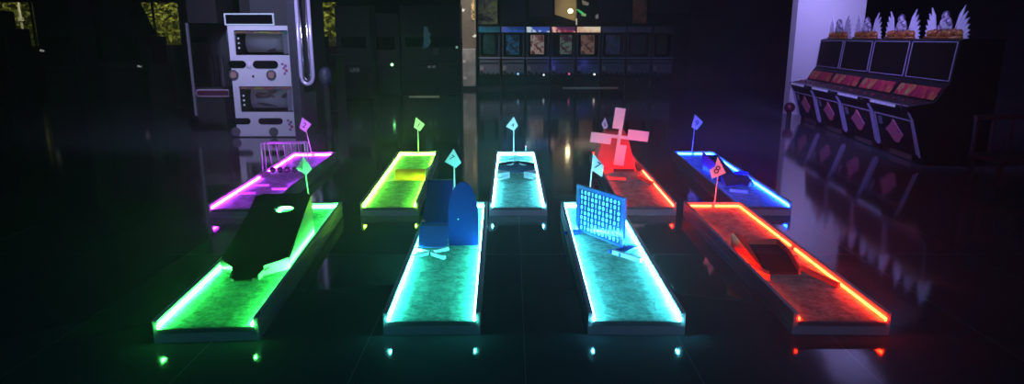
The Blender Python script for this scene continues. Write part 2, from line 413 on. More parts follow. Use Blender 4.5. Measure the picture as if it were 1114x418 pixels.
# digit screen (cyan lane)
A = Vector(lp('cyan', -.20, 1.83)); B = Vector(lp('cyan', .125, 1.33)); d = B - A; Ls = d.length; an = math.atan2(d.y, d.x)
t = thing('digit_screen', 'upright blue framed panel of glowing ones and zeros across the cyan lane', 'panel', tuple(A), an)
frame_m = mat('screen_frame_blue', (.02, .10, .55), .3, coat=.3)
zb, ztp = .02, .42
g = MB(); g.box(0, .035, -.012, .012, zb, ztp).box(Ls-.035, Ls, -.012, .012, zb, ztp).box(.035, Ls-.035, -.012, .012, ztp-.03, ztp).box(.035, Ls-.035, -.012, .012, zb, zb+.02)
g.build('frame', frame_m, t, .002)
MB().box(.035, Ls-.035, -.002, .002, zb+.02, ztp-.03).build('backing_sheet', mat('screen_sheet', (.005, .06, .25), .15, emit=(.0, .15, .5), es=.12), t)
rows = ['10010010005', '00100100101', '10101001010', '01001010010', '10010100101', '00101001010', '10100101001', '01001001007']
dm = mat('screen_digits', (.4, .8, .9), .3, emit=(.15, .9, 1.0), es=1.0)
cell = (Ls-.08)/11
gl = {}
for ch in '0157':
    o = text('digit', ch, .045, dm, None, Matrix.Diagonal((1.15, 1, 1, 1)) @ FRONT, .002)
    gl[ch] = o.data; bpy.data.objects.remove(o)
for r_, s_ in enumerate(rows):
    for c_, ch in enumerate(s_):
        o = bpy.data.objects.new('digit', gl[ch]); COL.objects.link(o); o.parent = t
        o.location = (.045 + (Ls-.09)*(c_+.5)/11, -.006, ztp-.056-r_*.0435)
for x in (.0, Ls-.02):
    MB().bar((x+.01, -.14, .012), (x+.01, .14, .012), .03, .022).build('foot', frame_m, t, .002)
stick('cyan', (.03, 1.24), (.21, 1.04), 'pale stick lying at the right foot of the digit screen', .03, .035)
stick('cyan', (.245, 1.37), (.07, 1.17), 'blue stick crossing to the right rail by the digit screen', .022, .03, frame_m)
stick('cyan', (-.245, 1.72), (-.17, 1.80), 'short blue stick at the left foot of the digit screen', .022, .03, frame_m)

# wooden bridge with flap (orange lane)
wood = mat('wood_led_red', (.8, .22, .14), .5)  # red LED light is put into this wood colour
dark_deck = mat('bridge_deck_dark', (.05, .03, .03), .5)
t = thing('bridge_ramp', 'low dark topped bridge ramp on the orange lane', 'ramp', lp('orange', -.10, .78), la('orange'))
MB().hexa([(-.07,0,0),(.16,0,0),(.16,.2,0),(-.06,.2,0),(-.07,0,.015),(.16,0,.015),(.16,.2,.085),(-.06,.2,.085)]).build('front_slope', dark_deck, t)
MB().hexa([(-.06,.2,0),(.16,.2,0),(.16,.43,0),(-.05,.43,0),(-.06,.2,.085),(.16,.2,.085),(.16,.43,.085),(-.05,.43,.085)]).build('deck', dark_deck, t)
MB().box(-.055, .17, .43, .452, 0, .125).build('back_board', wood, t)
MB().prism([(0,0),(.45,0),(.45,.13),(.2,.115),(0,.05)], 'x', .162, .176).build('side_board', wood, t)
t = thing('leaning_flap', 'bright orange lit tapering flap leaning left of the bridge ramp', 'board', lp('orange', -.235, .86), la('orange'))
MB().hexa([(.035,-.06,0),(.06,-.06,0),(.04,.42,0),(-.025,.42,0),(.035,-.06,.05),(.06,-.06,.035),(.07,.42,.13),(-.025,.42,.17)]).build('panel', mat('flap_led_orange', (.9,.10,.02), .5), t, .002)  # orange glow of the LED light is put into the flap's colour
MB().bar((-.015,.05,.02),(.07,-.12,.02), .02, .04).build('foot', wood, t)
stick('orange', (-.235, .80), (-.185, .66), 'lit stick running from the left rail to the bridge ramp', .02, .045, wood)
stick('orange', (.105, .90), (.225, .52), 'long stick guiding from the bridge ramp to the right rail', .018, .04, wood)
o = MB().box(-.012, .012, -.012, .012, 0, .09).build('guide_post', wood, None, .003); tag(o, 'short square post at the right corner of the bridge ramp', 'post', lp('orange', .10, .935))

# ------------------------------------------------------------------ obstacles, back row
# swinging balls frame (violet lane)
t = thing('swinging_balls_frame', 'tall thin frame with five hanging balls across the magenta lane', 'obstacle', lp('violet', 0, 1.60), la('violet'))
pm = mat('frame_purple_grey', (.42, .36, .46), .35, .2)
for sy in (-.055, .055): MB().tube([(-.255, sy, .40), (.255, sy, .40)], .008, 8).build('top_bar', pm, t)
for sx in (-.255, .255):
    for sy in (-.055, .055): MB().tube([(sx, sy*1.2, .0), (sx, sy, .40)], .008, 8).build('upright', pm, t)
    MB().bar((sx, -.16, .012), (sx, .16, .012), .04, .024).build('foot', mat('foot_dark_purple', (.08, .05, .1), .4), t, .003)
for k in range(5):
    x = -.17 + k*.087
    bl = MB().ball((x+.012, 0, .072), .036, u=20, v=14).build('ball', mat('hanging_ball_black', (.02, .02, .025), .12), t, smooth=True)
    MB().tube([(x, -.055, .395), (x+.012, 0, .10), (x, .055, .395)], .0035, 6).build('cord', pm, bl)
    MB().ball((x, -.055, .396), .009).build('clip', chrome, bl, smooth=True)
for (a, c, l) in (((-.2, 1.02), (-.03, 1.02), 'magenta lit stick on the turf, middle of the three before the hanging balls'),
                  ((-.24, .62), (-.05, .62), 'magenta lit stick nearest the front of the magenta lane'),
                  ((.06, .82), (.25, .82), 'magenta lit stick on the right side of the magenta lane')):
    stick('violet', a, c, l, .03, .025)

# yellow tunnel (yellow lane)
t = thing('tunnel_roll', 'yellow half-round tunnel lying across the yellow lane', 'tunnel', lp('yellow', .075, 1.24), la('yellow'))
ym = mat('tunnel_yellow', (1.0, .45, .02), .35)
arc = [(.12-.12*math.cos(a), .115*math.sin(a)) for a in [i*PI/16 for i in range(17)]]
MB().sheet([[(x, y, z+.001) for x in (-.185, .165)] for y, z in arc], -.008).build('shell', ym, t, smooth=True)
for x0_ in (-.19, .165): MB().prism([(p[0], p[1]+.006) for p in arc] , 'x', x0_, x0_+.01).build('end_rib', mat('tunnel_trim', (.85, .75, .3), .4), t)
MB().prism([(.0, 0), (.2, 0), (.24, .19), (.16, .12), (.04, .02)], 'x', .178, .19).build('end_flap', mat('flap_cream', (.8, .8, .55), .4), t)
MB().bar((.185, .1, .1), (.235, .3, .13), .012, .03).build('end_brace', mat('flap_cream'), t)
stick('yellow', (-.22, 1.17), (-.12, 1.27), 'short stick at the left foot of the yellow tunnel', .02, .03)

# hump and wedges (white lane)
t = thing('humped_bridge', 'dark blue humped bridge in the middle of the white lit lane', 'bridge', lp('white', 0, 1.66), la('white'))
hm = mat('hump_blue', (.02, .06, .16), .12, coat=.5)
MB().sheet([[(x, y, .012 + .095*math.sin(PI*min(1, y/.55))**.8*(1-.35*(x/.23)**2)) for x in [-.23+.46*i/14 for i in range(15)]] for y in [.6*i/12 for i in range(13)]][::-1], .01).build('shell', hm, t, smooth=True)
MB().box(-.23, .23, .59, .605, 0, .03).build('end_board', hm, t)
wedge_m = mat('wedge_white', (.85, .88, .9), .4)
for sx, w in ((-1, 'left'), (1, 'right')):
    g = MB(); g.prism([(0, 0), (sx*-.155, .13), (0, .27)], 'z', 0, .05)
    o = g.build('guide_wedge', wedge_m, None, .003); tag(o, 'white triangular wedge against the %s rail of the white lit lane' % w, 'guide wedge', lp('white', sx*.238, 1.40), la('white'), 'white wedges on the white lit lane')
    stick('white', (sx*.235, 1.22), (sx*.09, 1.42), 'pale stick in front of the %s wedge on the white lit lane' % w, .022, .03)
    g = MB(); cp = [(sx*(.035+.15*k/8), .12+.05*k/8, .105-.05*(k/8)**.7) for k in range(9)]
    g.tube(cp, .009, 8); o = g.build('curved_reflection', wedge_m, None, 0, True); tag(o, 'modelled white reflection on the %s half of the humped bridge' % w, 'modelled reflection', lp('white', 0, 1.66), la('white'), 'modelled reflections on the humped bridge')  # white tube modelled as the curved reflection on the hump
t = thing('indicator_light', 'little stalk with a pink tip on the far rail of the white lit lane', 'indicator light', lp('white', .14, 2.985, .128), 0)
MB().tube([(0,0,-.001),(0,0,.07)], .006, 8).build('stalk', steel, t)
MB().ball((0,0,.085), .014).build('tip', mat('pink_tip', (.6,.15,.25), .4, emit=(1,.25,.4), es=.5), t, smooth=True)

# windmill (red lane)
t = thing('toy_windmill', 'red windmill with four white sails on the red lane', 'windmill', lp('red', -.085, 1.78), la('red')*0)
red_m = mat('windmill_red', (.75, .06, .05), .5)
g = MB()
def ring(hw, dp, z, yo=0): return [(-hw, yo, z), (hw, yo, z), (hw, yo+dp, z), (-hw, yo+dp, z)]
g.hexa(ring(.265, .40, .0) + ring(.16, .26, .40, .05)); g.build('tower', red_m, t, .004)
g = MB(); g.hexa(ring(.16, .26, .401, .05) + ring(.115, .16, .50, .09)); g.build('cap', red_m, t, .004)
MB().box(-.23, .24, -.008, -.001, 0, .03).build('doorway', mat('doorway_dark', (.03, .01, .01), .6), t)
hubp = (.03, -.05, .44); tl = R(7)
MB().disc((hubp[0], -.045, hubp[2]), .02, 'y', .11).build('hub', mat('sail_white', (.85, .82, .88), .5), t)
for k in range(4):
    s = bpy.data.objects.new('x', None); bpy.data.objects.remove(s)
    g = MB(); g.box(-.02, .02, -.006, .006, 0, .35); g.box(-.105, .02, -.008, .004, .095, .35)
    o = g.build('sail', mat('sail_white'), t)
    o.data.transform(Matrix.Translation((hubp[0], -.055 - .0005*k, hubp[2])) @ Matrix.Rotation(tl + k*PI/2, 4, 'Y'))
stick('red', (-.23, 1.30), (-.03, 1.24), 'glowing red stick across the turf before the windmill', .03, .035, wood)
stick('red', (-.24, 1.62), (-.12, 1.74), 'red lit stick at the left foot of the windmill', .03, .05, wood)
stick('red', (.13, 1.35), (.235, .98), 'red lit stick along the right rail before the windmill', .02, .04, wood)

# bent chute (blue lane)
t = thing('bent_chute', 'dark bent chute rising toward the far end of the blue lane', 'ramp', lp('blue', .0, .86), la('blue'))
nv = mat('chute_navy', (.015, .02, .07), .3)
MB().hexa([(-.12,0,0),(.22,.12,0),(.22,.36,0),(-.10,.30,0),(-.12,0,.02),(.22,.12,.03),(.22,.36,.07),(-.10,.30,.10)]).build('lower_ramp', nv, t, .003)
MB().hexa([(-.13,.3,0),(.06,.32,0),(.0,.86,0),(-.17,.86,0),(-.13,.3,.10),(.06,.32,.09),(.0,.86,.22),(-.17,.86,.22)]).build('upper_ramp', nv, t, .003)
MB().bar((-.14,.30,.12),(-.185,.86,.19), .012, .14).build('side_board', mat('chute_side_blue', (.03,.05,.45), .3), t)
MB().bar((.065,.34,.10),(.225,.37,.09), .012, .04).build('side_board', mat('chute_side_blue'), t)
stick('blue', (-.13, .66), (.03, .58), 'bright blue lit stick before the bent chute', .03, .03)
stick('blue', (.15, .90), (.24, 1.12), 'blue lit stick at the right rail beside the bent chute', .02, .04)

# ================================================================== RIGHT-HAND ARCADE CABINETS
W4 = 1.33
rowrz = math.atan2(-1, -.107)
outline = mat('outline_lilac', (.3, .27, .42), .35, emit=(.22, .18, .6), es=.06)
screen_art = art('panel_art_red', [(.3, (.10, .01, .03)), (.45, (.35, .02, .06)), (.55, (.38, .08, .04)), (.62, (.28, .2, .08)), (.8, (.35, .03, .09))], 5, .07)
emblem_m = art('emblem_pink', [(.3, (.12, .06, .35)), (.45, (.6, .15, .3)), (.55, (.5, .12, .2)), (.7, (.3, .25, .6))], 7, .04)
gold = mat('topper_gold', (.45, .18, .04), .4, .2, noise=((.18, .05, .02), 14, .4, .6), emit=(.5, .2, .05), es=.03)
wing_m = mat('wing_white', (.75, .75, .9), .5)
bust_m = mat('bust_grey', (.12, .10, .18), .5, noise=((.6, .55, .65), 22, .48, .52))
def cabinet():
    hw = W4/2 - .01
    t = thing('arcade_cabinet', '', 'arcade cabinet', (0,0,0), 0, 'black arcade cabinets with winged toppers')
    prof = [(.30, .0), (.30, .08), (.26, .12), (.10, .62), (.04, .72), (.0, .76), (.0, .80), (.34, .86), (.45, 1.06), (.50, 1.12), (.55, 1.68), (.62, 1.70), (1.1, 1.70), (1.1, 0)]
    MB().prism(prof, 'x', -hw, hw).build('body', black, t, .006)
    def on(y0, z0, y1, z1, x0, x1, off=.006, th=.006):   # plate laid on the sloped face between two profile points
        d = Vector((0, y1-y0, z1-z0)).normalized(); n = Vector((0, -d.z, d.y))
        if n.y > 0: n = -n
        A = Vector((0, y0, z0)) + n*off; B = Vector((0, y1, z1)) + n*off
        return [A, B, n*th]
    def plate(g, x0, x1, A, B, n):
        X = Vector((1, 0, 0))
        g.hexa([A + X*x0, A + X*x1, B + X*x1, B + X*x0, A+n + X*x0, A+n + X*x1, B+n + X*x1, B+n + X*x0])
    def lerp(a, b, k): return (a[0]+(b[0]-a[0])*k, a[1]+(b[1]-a[1])*k)
    # screen and its pale border
    p, q = (.503, 1.14), (.548, 1.66)
    A, B, n = on(*p, *q, 0, 0, .002, .006)
    g = MB(); plate(g, -hw+.05, hw-.05, A, B, n); scr = g.build('screen', mat('screen_matte_black', (.004,.004,.006), .35, spec=.2), t)
    g = MB()
    for a, c in ((0, .02), (.98, 1)): A, B, n = on(*lerp(p, q, a), *lerp(p, q, c), 0, 0, .004, .010); plate(g, -hw+.03, hw-.03, A, B, n)
    for s_ in (-1, 1): A, B, n = on(*p, *q, 0, 0, .004, .010); a, c = sorted((s_*(hw-.03), s_*(hw-.045))); plate(g, a, c, A, B, n)
    g.build('border', outline, scr)
    A, B, n = on(.35, .885, .44, 1.045, 0, 0, .002, .006); g = MB(); plate(g, -hw+.06, hw-.06, A, B, n); g.build('art_strip', screen_art, t)
    # control deck knobs and white name bar
    for x in (-.45, -.15, .15, .45): MB().ball((x, .17, .842), .022).build('control_knob', mat('knob_dark_red', (.25, .02, .03), .3), t, smooth=True)
    nb = MB().box(-.52, .30, -.012, -.002, .762, .798).build('name_bar', art('name_bar_print', [(.44, (.4, .36, .8)), (.49, (.5, .46, .85)), (.52, (.05, .04, .15)), (.56, (.45, .4, .8))], 30, .3, dist=.3, stretch=(1, 1, .6)), t)
    MB().box(-hw, hw, -.006, .02, .802, .812).build('deck_edge', outline, t)
    MB().box(.47, .50, -.012, -.002, .765, .83).build('coin_tag', steel, t)
    # door panel outline on the sloped front
    p, q = (.245, .14), (.105, .61)
    g = MB()
    A, B, n = on(*lerp(p, q, .97), *lerp(p, q, 1), 0, 0, .004, .012); plate(g, -hw+.07, hw-.06, A, B, n)
    for x in (-hw+.07, hw-.08): A, B, n = on(*p, *q, 0, 0, .004, .012); plate(g, x, x+.018, A, B, n)
    g.build('door_outline', outline, t)
    lm = mat('leg_lilac', (.22, .2, .45), .3, emit=(.2, .17, .7), es=.10)
    for s_ in (-1, 1):
        g = MB(); a, c = sorted((s_*hw, s_*(hw-.018)))
        for u, v in (((.26, .11), (.10, .62)), ((.10, .62), (.035, .725))): A, B, n = on(*u, *v, 0, 0, .003, .02); plate(g, a, c, A, B, n)
        g.build('edge_trim', lm, t)
    # emblem: pointed badge
    cx_, cz_ = .0, .5
    g = MB(); base = Vector((0, *lerp(p, q, .50))); A, B, n = on(*p, *q, 0, 0, .004, .010)
    dv = (B-A).normalized(); X = Vector((1,0,0)); c0 = A + (B-A)*.52
    ps = [(-.28, .01), (-.17, -.05), (-.05, -.15), (.02, -.16), (.10, -.15), (.27, -.02), (.18, .05), (.06, .17), (.02, .19), (-.06, .12)]
    v0 = [g.b.verts.new(c0 + X*a + dv*c_) for a, c_ in ps]; v1 = [g.b.verts.new(c0 + X*a + dv*c_ + n) for a, c_ in ps]
    g.b.faces.new(v0[::-1]); g.b.faces.new(v1)
    for i in range(len(ps)): j = (i+1) % len(ps); g.b.faces.new([v0[i], v0[j], v1[j], v1[i]])
    g.build('emblem', emblem_m, t)
    g = MB(); A, B, n = on(*lerp(p, q, .66), *lerp(p, q, .9), 0, 0, .004, .016); plate(g, -.46, -.36, A, B, n); g.build('coin_slot', mat('coin_slot_metal', (.35,.35,.5), .3, .6), t, .004)
    MB().box(-.35, .35, .285, .298, .015, .10).build('kick_plate', mat('kick_plate_brown', (.09, .07, .07), .4), t)
    # topper: gold lumps, grey bust, two wings of feathers
    tp = MB(); tp.box(-.46, .46, .60, .74, 1.70, 1.73)
    for k in range(7): tp.ball((-.39+.13*k, .66, 1.77 + (.012 if k % 2 else 0)), .072, 1, .7, .75)
    top = tp.build('topper', gold, t, smooth=True)
    g = MB(); g.ball((0, .66, 1.90), .11, 1.25, .5, .9).ball((0, .65, 2.0), .07, 1, .7, 1.1)
    for k in range(5): g.ball((-.14+.07*k, .66, 1.86), .05, 1, .6, 1)
    g.build('figure', bust_m, top, smooth=True)
    for s_ in (-1, 1):
        g = MB()
        for k in range(7):
            x0_ = s_*(.24 + .02*k); ang = R(60 - k*12) ; ln = .40 - .03*k
            tip = (x0_ + s_*math.cos(ang)*ln, 1.79 - .008*k + math.sin(ang)*ln)
            w = .045; nx, nz = -math.sin(ang)*w*s_, math.cos(ang)*w
            bx_, bz_ = x0_, 1.80 - .012*k; mx, mz = bx_+(tip[0]-bx_)*.6, bz_+(tip[1]-bz_)*.6
            g.prism([(bx_, bz_), (mx-nx, mz-nz), tip, (mx+nx, mz+nz)], 'y', .655+.004*k, .669+.004*k)
        g.build('wing', wing_m, top)
    # small side lights
    return t
def cabloc(k):
    Y = 8.95 + 1.325*(k+.5); return (4.38+.107*Y, Y, 0)
labs = ['black arcade cabinet with winged topper, nearest of the row of four', 'black arcade cabinet with winged topper, second nearest of the row of four',
        'black arcade cabinet with winged topper, third nearest of the row of four', 'black arcade cabinet with winged topper, farthest of the row, by the pale wall']
c0 = cabinet(); c0.location = cabloc(0); c0.rotation_euler = (0, 0, rowrz); c0['label'] = labs[0]
for k in (1, 2, 3): dup(c0, cabloc(k), rowrz, labs[k])
# red fire bucket like shape by the far end, dark chair by the right edge
x_, z_ = at(859, 117, 14.0)
t = thing('gumball_machine', 'small dim red round topped machine beyond the farthest right-hand cabinet', 'vending machine', (x_, 14.0, 0))
MB().tube([(0,0,0),(0,0,z_-.06)], .05, 12).build('stand', dull_black, t)
MB().ball((0,0,z_), .11, u=20, v=12).build('globe', mat('dim_red', (.12,.01,.03), .4), t, smooth=True)
t = thing('stool_bench', 'dim reddish bench with upright posts at the right edge of the picture', 'bench', (5.9, 7.55, 0), R(8))
dr = mat('dim_maroon', (.10, .03, .05), .5)
MB().box(-.25, .9, 0, .5, .28, .34).build('seat', dr, t, .01)
MB().box(-.25, .9, .44, .5, .74, .80).build('top_rail', dr, t, .01)
for x in (-.22, .02, .27, .52, .82): MB().box(x-.02, x+.02, .45, .49, .34, .74).build('back_post', dr, t, .004)
for x in (-.21, .84):
    for y in (.05, .45): MB().box(x-.025, x+.025, y-.025, y+.025, 0, .28).build('leg', dr, t)

# ================================================================== LEFT PRIZE MACHINE
PY = 11.6
def P(x, y): return at(x, y, PY)
def rect(g, xa, ya, xb, yb, y0, y1):     # upright plate covering a stretch of the machine front
    (a, z1) = P(xa, ya); (c, z0) = P(xb, yb); g.box(a-MX, c-MX, y0, y1, z0, z1); return g
MX, _ = P(290, 150)
t = thing('prize_machine', 'tall white prize machine with two lit windows and round dials, left', 'prize machine', (MX, PY, 0))
lil = mat('machine_white', (.58, .56, .68), .4)
g = MB(); (a, zt_) = P(247, 28); (c, zb_) = P(322, 150)
# white front with two window openings, built of strips
wx0, w1t = P(254, 33); wx1, w1b = P(312, 60); _, w2t = P(253, 94); _, w2b = P(318, 122); XL = a-MX; XR = P(319, 100)[0]-MX
wl, wr = wx0-MX, wx1-MX+.04
for z0, z1 in ((.02, w2b), (w2t, w1b), (w1t, zt_)): g.box(XL, XR, 0, .04, z0, z1)
for z0, z1 in ((w2b, w2t), (w1b, w1t)): g.box(XL, wl, 0, .04, z0, z1); g.box(wr, XR, 0, .04, z0, z1)
g.build('front_panel', lil, t)
MB().box(XL+.02, XR, .55, .9, 0, 2.6).box(XL+.02, XR, .045, .55, 0, .12).build('body', dull_black, t)
for z0, z1 in ((w2b, w2t), (w1b, w1t)):
    w = MB().box(wl, wr, .018, .022, z0+.001, z1-.001).build('window_pane', mat('clear_pane', (1,1,1), .02, trans=1), t)
    g = MB(); g.prism([(.30 + .13*math.cos(a_), (z0+z1)/2 + (z1-z0)*.40*math.sin(a_)) for a_ in [i*2*PI/20 for i in range(20)]], 'x', wl+.12, wr-.16)
    g.build('prize_roll', art('roll_print', [(.3, (.35,.4,.5)), (.52, (.4,.44,.55)), (.57, (.05,.05,.1)), (.63, (.3,.14,.2)), (.7, (.35,.4,.5))], 2.6, .03, stretch=(.6, 1, 1.6)), t, smooth=True)
    MB().box(wl, wr, .03, .5, z1-.05, z1-.02).build('sign_strip', art('strip_rainbow', [(.3, (.1,.15,.5)), (.42, (.35,.4,.05)), (.5, (.3,.05,.2)), (.6, (.05,.3,.3)), (.75, (.1,.2,.5))], 3, .15), t)
    MB().box(wr-.11, wr-.02, .06, .3, z0+.02, z1-.06).build('shelf_rack', mat('rack_pale', (.45,.5,.62), .3, .3), t)
    MB().box(wl+.01, wl+.09, .06, .3, z0+.03, z1-.08).build('reel_motor', black, t)
    for k in range(3): MB().ball((wl+.05, .05, z0+.12+.08*k), .018).build('bulb', mat('small_bulb', (.7,.7,.8), .3, emit=(.6,.7,1), es=.35), t, smooth=True)
def oval(x0p, y0p, x1p, y1p, nm, m_):
    a_, z1_ = P(x0p, y0p); c_, z0_ = P(x1p, y1p); r_ = (z1_-z0_)/2; cz_ = (z0_+z1_)/2
    ps = [(c_-MX-r_+r_*math.cos(q), cz_+r_*math.sin(q)) for q in [(-.5+i/8)*PI for i in range(9)]] + [(a_-MX+r_+r_*math.cos(q), cz_+r_*math.sin(q)) for q in [(.5+i/8)*PI for i in range(9)]]
    return MB().prism(ps, 'y', -.012, 0).build(nm, m_, t)
for q in ((248.5, 66, 268, 74), (275, 66, 303, 74.5), (252, 128.5, 273, 135), (281, 128.5, 308, 135)): oval(*q, 'prize_slot', glass_dark)
for px_, py_ in ((254.5, 81.5), (295.5, 81.5)):
    x_, z_ = P(px_, py_); o = MB().disc((x_-MX, -.02, z_), .085, 'y', .02, 24).build('dial', steel, t); MB().disc((x_-MX, -.028, z_), .055, 'y', .008, 24).build('dial_face', mat('dial_orange', (.35,.2,.18), .5), o)
for px_, py_ in ((257, 143.5), (298, 143.5)):
    x_, z_ = P(px_, py_); MB().disc((x_-MX, -.015, z_), .08, 'y', .015, 24).build('dial', mat('dial_dim', (.12,.09,.13), .5), t)
x_, z_ = P(275.5, 83); MB().disc((x_-MX, -.01, z_), .018, 'y', .01).build('lock', black, t)
x_, z_ = P(271, 71); MB().ball((x_-MX, -.01, z_), .05, 1, .3, 1.2).build('speaker_boss', mat('machine_white'), t, smooth=True)
for (px_, py_) in ((309.5, 75), (315.5, 136)):
    x_, z_ = P(px_, py_); g = MB()
    for k, (dx, dz) in enumerate(((-.03, .08), (.02, .05), (-.01, .01), (.03, -.03), (.0, -.08))): g.disc((x_-MX+dx, -.006, z_+dz), .022+.005*(k % 2), 'y', .006, 12)
    g.build('sticker', mat('sticker_red', (.4,.08,.1), .5, noise=((.15,.12,.4), 20, .45, .55)), t)
# pale outline box above
g = MB(); (a_, z1_) = P(243.5, 14.5); (c_, z0_) = P(298.5, 27.5)
a_ -= MX; c_ -= MX; s_ = .022
g.box(a_, c_, -.01, .02, z1_-s_, z1_).box(a_, c_, -.01, .02, z0_, z0_+s_).box(a_, a_+s_, -.01, .02, z0_+s_, z1_-s_).box(c_-s_, c_, -.01, .02, z0_+s_, z1_-s_)
g.build('display_frame', mat('frame_mint', (.5,.6,.65), .4, emit=(.4,.55,.6), es=.15), t)
MB().box(a_+s_, c_-s_, 0, .06, z0_+s_, z1_-s_).build('display', glass_dark, t)
MB().box(XL+.4, XR, .03, .5, zt_, 2.55).build('head_box', mat('head_grey', (.03,.03,.04), .5), t)
# dark post and long curved light tube on the right side
MB().box(XR, XR+.14, -.06, .9, 0, 2.8).build('side_post', mat('post_grey', (.05,.05,.07), .35), t, .01)
tube_m = mat('tube_lilac', (.55,.5,.75), .15, .2, emit=(.4,.32,.9), es=.16)
xa_ = XR+.16; za_ = P(335, 82)[1]; ra = .105
for nm, r_, off in (('outer_tube', .03, 0), ('inner_tube', .018, .055)):
    rr = ra - off
    pts = [(xa_+ra-rr, -.02, 2.8)] + [(xa_+ra+rr*math.cos(q), -.02, za_+rr*1.4*math.sin(q)) for q in [PI+i*PI/10 for i in range(11)]] + [(xa_+ra+rr, -.02, 2.8)]
    MB().tube(pts, r_, 10).build(nm, tube_m if off == 0 else chrome, t, smooth=True)
MB().ball((xa_+.33, .3, P(350, 85)[1]), .12, 1, 1, 1.5).build('rounded_cover', mat('cover_violet', (.05,.045,.09), .5), t, smooth=True)
MB().tube([(xa_+.33, .3, 0), (xa_+.33, .3, P(350, 88)[1])], .06, 12).build('cover_stand', dull_black, t)
MB().box(xa_, xa_+.2, .1, .9, 0, 2.8).build('rear_cabinet', dull_black, t)
# projecting blade sign
g = MB(); x0_, z0_ = P(212, 105.5); x1_, z1_ = P(247, 97.5); cz_ = (z0_+z1_)/2; r_ = (z1_-z0_)/2
def pill(r__, y0, y1, m_, nm, par):
    ps = [(x1_-MX, cz_-r__), (x1_-MX, cz_+r__)] + [(x0_-MX+r_+r__*math.cos(q), cz_+r__*math.sin(q)) for q in [(.5+i/10)*PI for i in range(11)]]
    return MB().prism(ps, 'y', y0, y1).build(nm, m_, par)
sg = pill(r_, .05, .07, mat('sign_edge', (.35,.28,.4), .4, emit=(.5,.3,.5), es=.05), 'blade_sign', t)
pill(r_*.72, .043, .05, mat('sign_face', (.07,.02,.04), .4), 'sign_face', sg)
# glass case left of it
GY = 12.3
def Q(x, y): return at(x, y, GY)
gx0, gz1 = Q(203, 25); gx1, gz0 = Q(242, 95)
t = thing('glass_prize_case', 'dark glass fronted case with a pale corner post, left of the prize machine', 'display case', (gx0, GY, 0))
MB().box(0, gx1-gx0, .05, .8, 0, gz0).build('plinth', dull_black, t)
MB().box(0, gx1-gx0, .05, .8, gz1, gz1+.7).build('header', dull_black, t)
MB().box(0, gx1-gx0, .75, .8, gz0, gz1).build('back_panel', mat('case_back', (.03,.035,.04), .6), t)
MB().box(.03, gx1-gx0, .05, .056, gz0, gz1).build('pane', mat('window_glass'), t)
MB().box(-.03, .005, -.0, .05, Q(205, 120)[1]-.1, gz1).build('corner_post', mat('post_pale', (.16,.16,.2), .4), t)
x_, z_ = Q(228, 32); x2_, z2_ = Q(240, 46)
MB().box(x_-gx0, x2_-gx0, .70, .74, z2_, z_).build('poster', mat('poster_teal', (.08,.13,.16), .5, emit=(.1,.2,.25), es=.05), t)
for px_, py_ in ((221, 62), (226, 60), (232, 62)):
    x_, z_ = Q(px_, py_); MB().box(x_-gx0-.03, x_-gx0+.03, .3, .36, gz0, z_).build('prize', mat('prize_tone', (.06,.05,.07), .5), t)

# ================================================================== BACK ROW OF CABINETS (far)
FY = 23.6
def Pf(x, y, Y=FY): return at(x, y, Y)
bounds = [520, 545, 571.6, 598.7, 626.3, 653.4, 681, 709, 733]
low_m = mat('far_panel_blue', (.12, .16, .24), .35, noise=((.16, .15, .22), 3, .4, .65))
head_stops = {
 0: [(.3, (.0,.05,.08)), (.6, (.01,.12,.18))], 1: [(.35, (.01,.05,.25)), (.5, (.03,.12,.5)), (.62, (.15,.1,.5))],
 2: [(.35, (.03,.07,.35)), (.48, (.05,.1,.5)), (.52, (.5,.65,.65)), (.7, (.7,.8,.75))], 3: [(.3, (.04,.02,.08)), (.5, (.25,.02,.06)), (.56, (.9,.5,.4)), (.7, (.8,.8,.7))],
 4: [(.3, (.9,.8,.55)), (.5, (.8,.5,.3)), (.7, (.5,.3,.2))], 5: [(.3, (.01,.02,.05)), (.6, (.03,.04,.08)), (.75, (.2,.2,.22))],
 6: [(.3, (.01,.01,.03)), (.6, (.02,.02,.05))], 7: [(.3, (.005,.005,.01)), (.6, (.01,.01,.015))]}
pic = {0: ((.0,.015,.02), (.01,.06,.05), .12), 1: ((.0,.01,.03), (.02,.12,.25), .25), 2: ((.35,.12,.1), (.6,.55,.45), .28), 3: ((.12,.05,.06), (.25,.4,.25), .22),
       4: ((.2,.08,.05), (.4,.25,.18), .28), 5: ((.01,.015,.04), (.03,.05,.12), .3), 6: ((.0,.0,.01), (.01,.01,.02), .2), 7: ((.0,.0,.0), (.01,.01,.01), .1)}
names = ['leftmost far cabinet beside the tan column', 'second far cabinet from the tan column, with a blue header', 'third far cabinet from the column, header half blue half white',
         'fourth far cabinet from the column, header red and white', 'fifth far cabinet from the column, cream header and reddish screen', 'sixth far cabinet from the column, dark with a blue screen',
         'seventh far cabinet from the column, unlit', 'eighth far cabinet from the column, nearly lost in the dark']
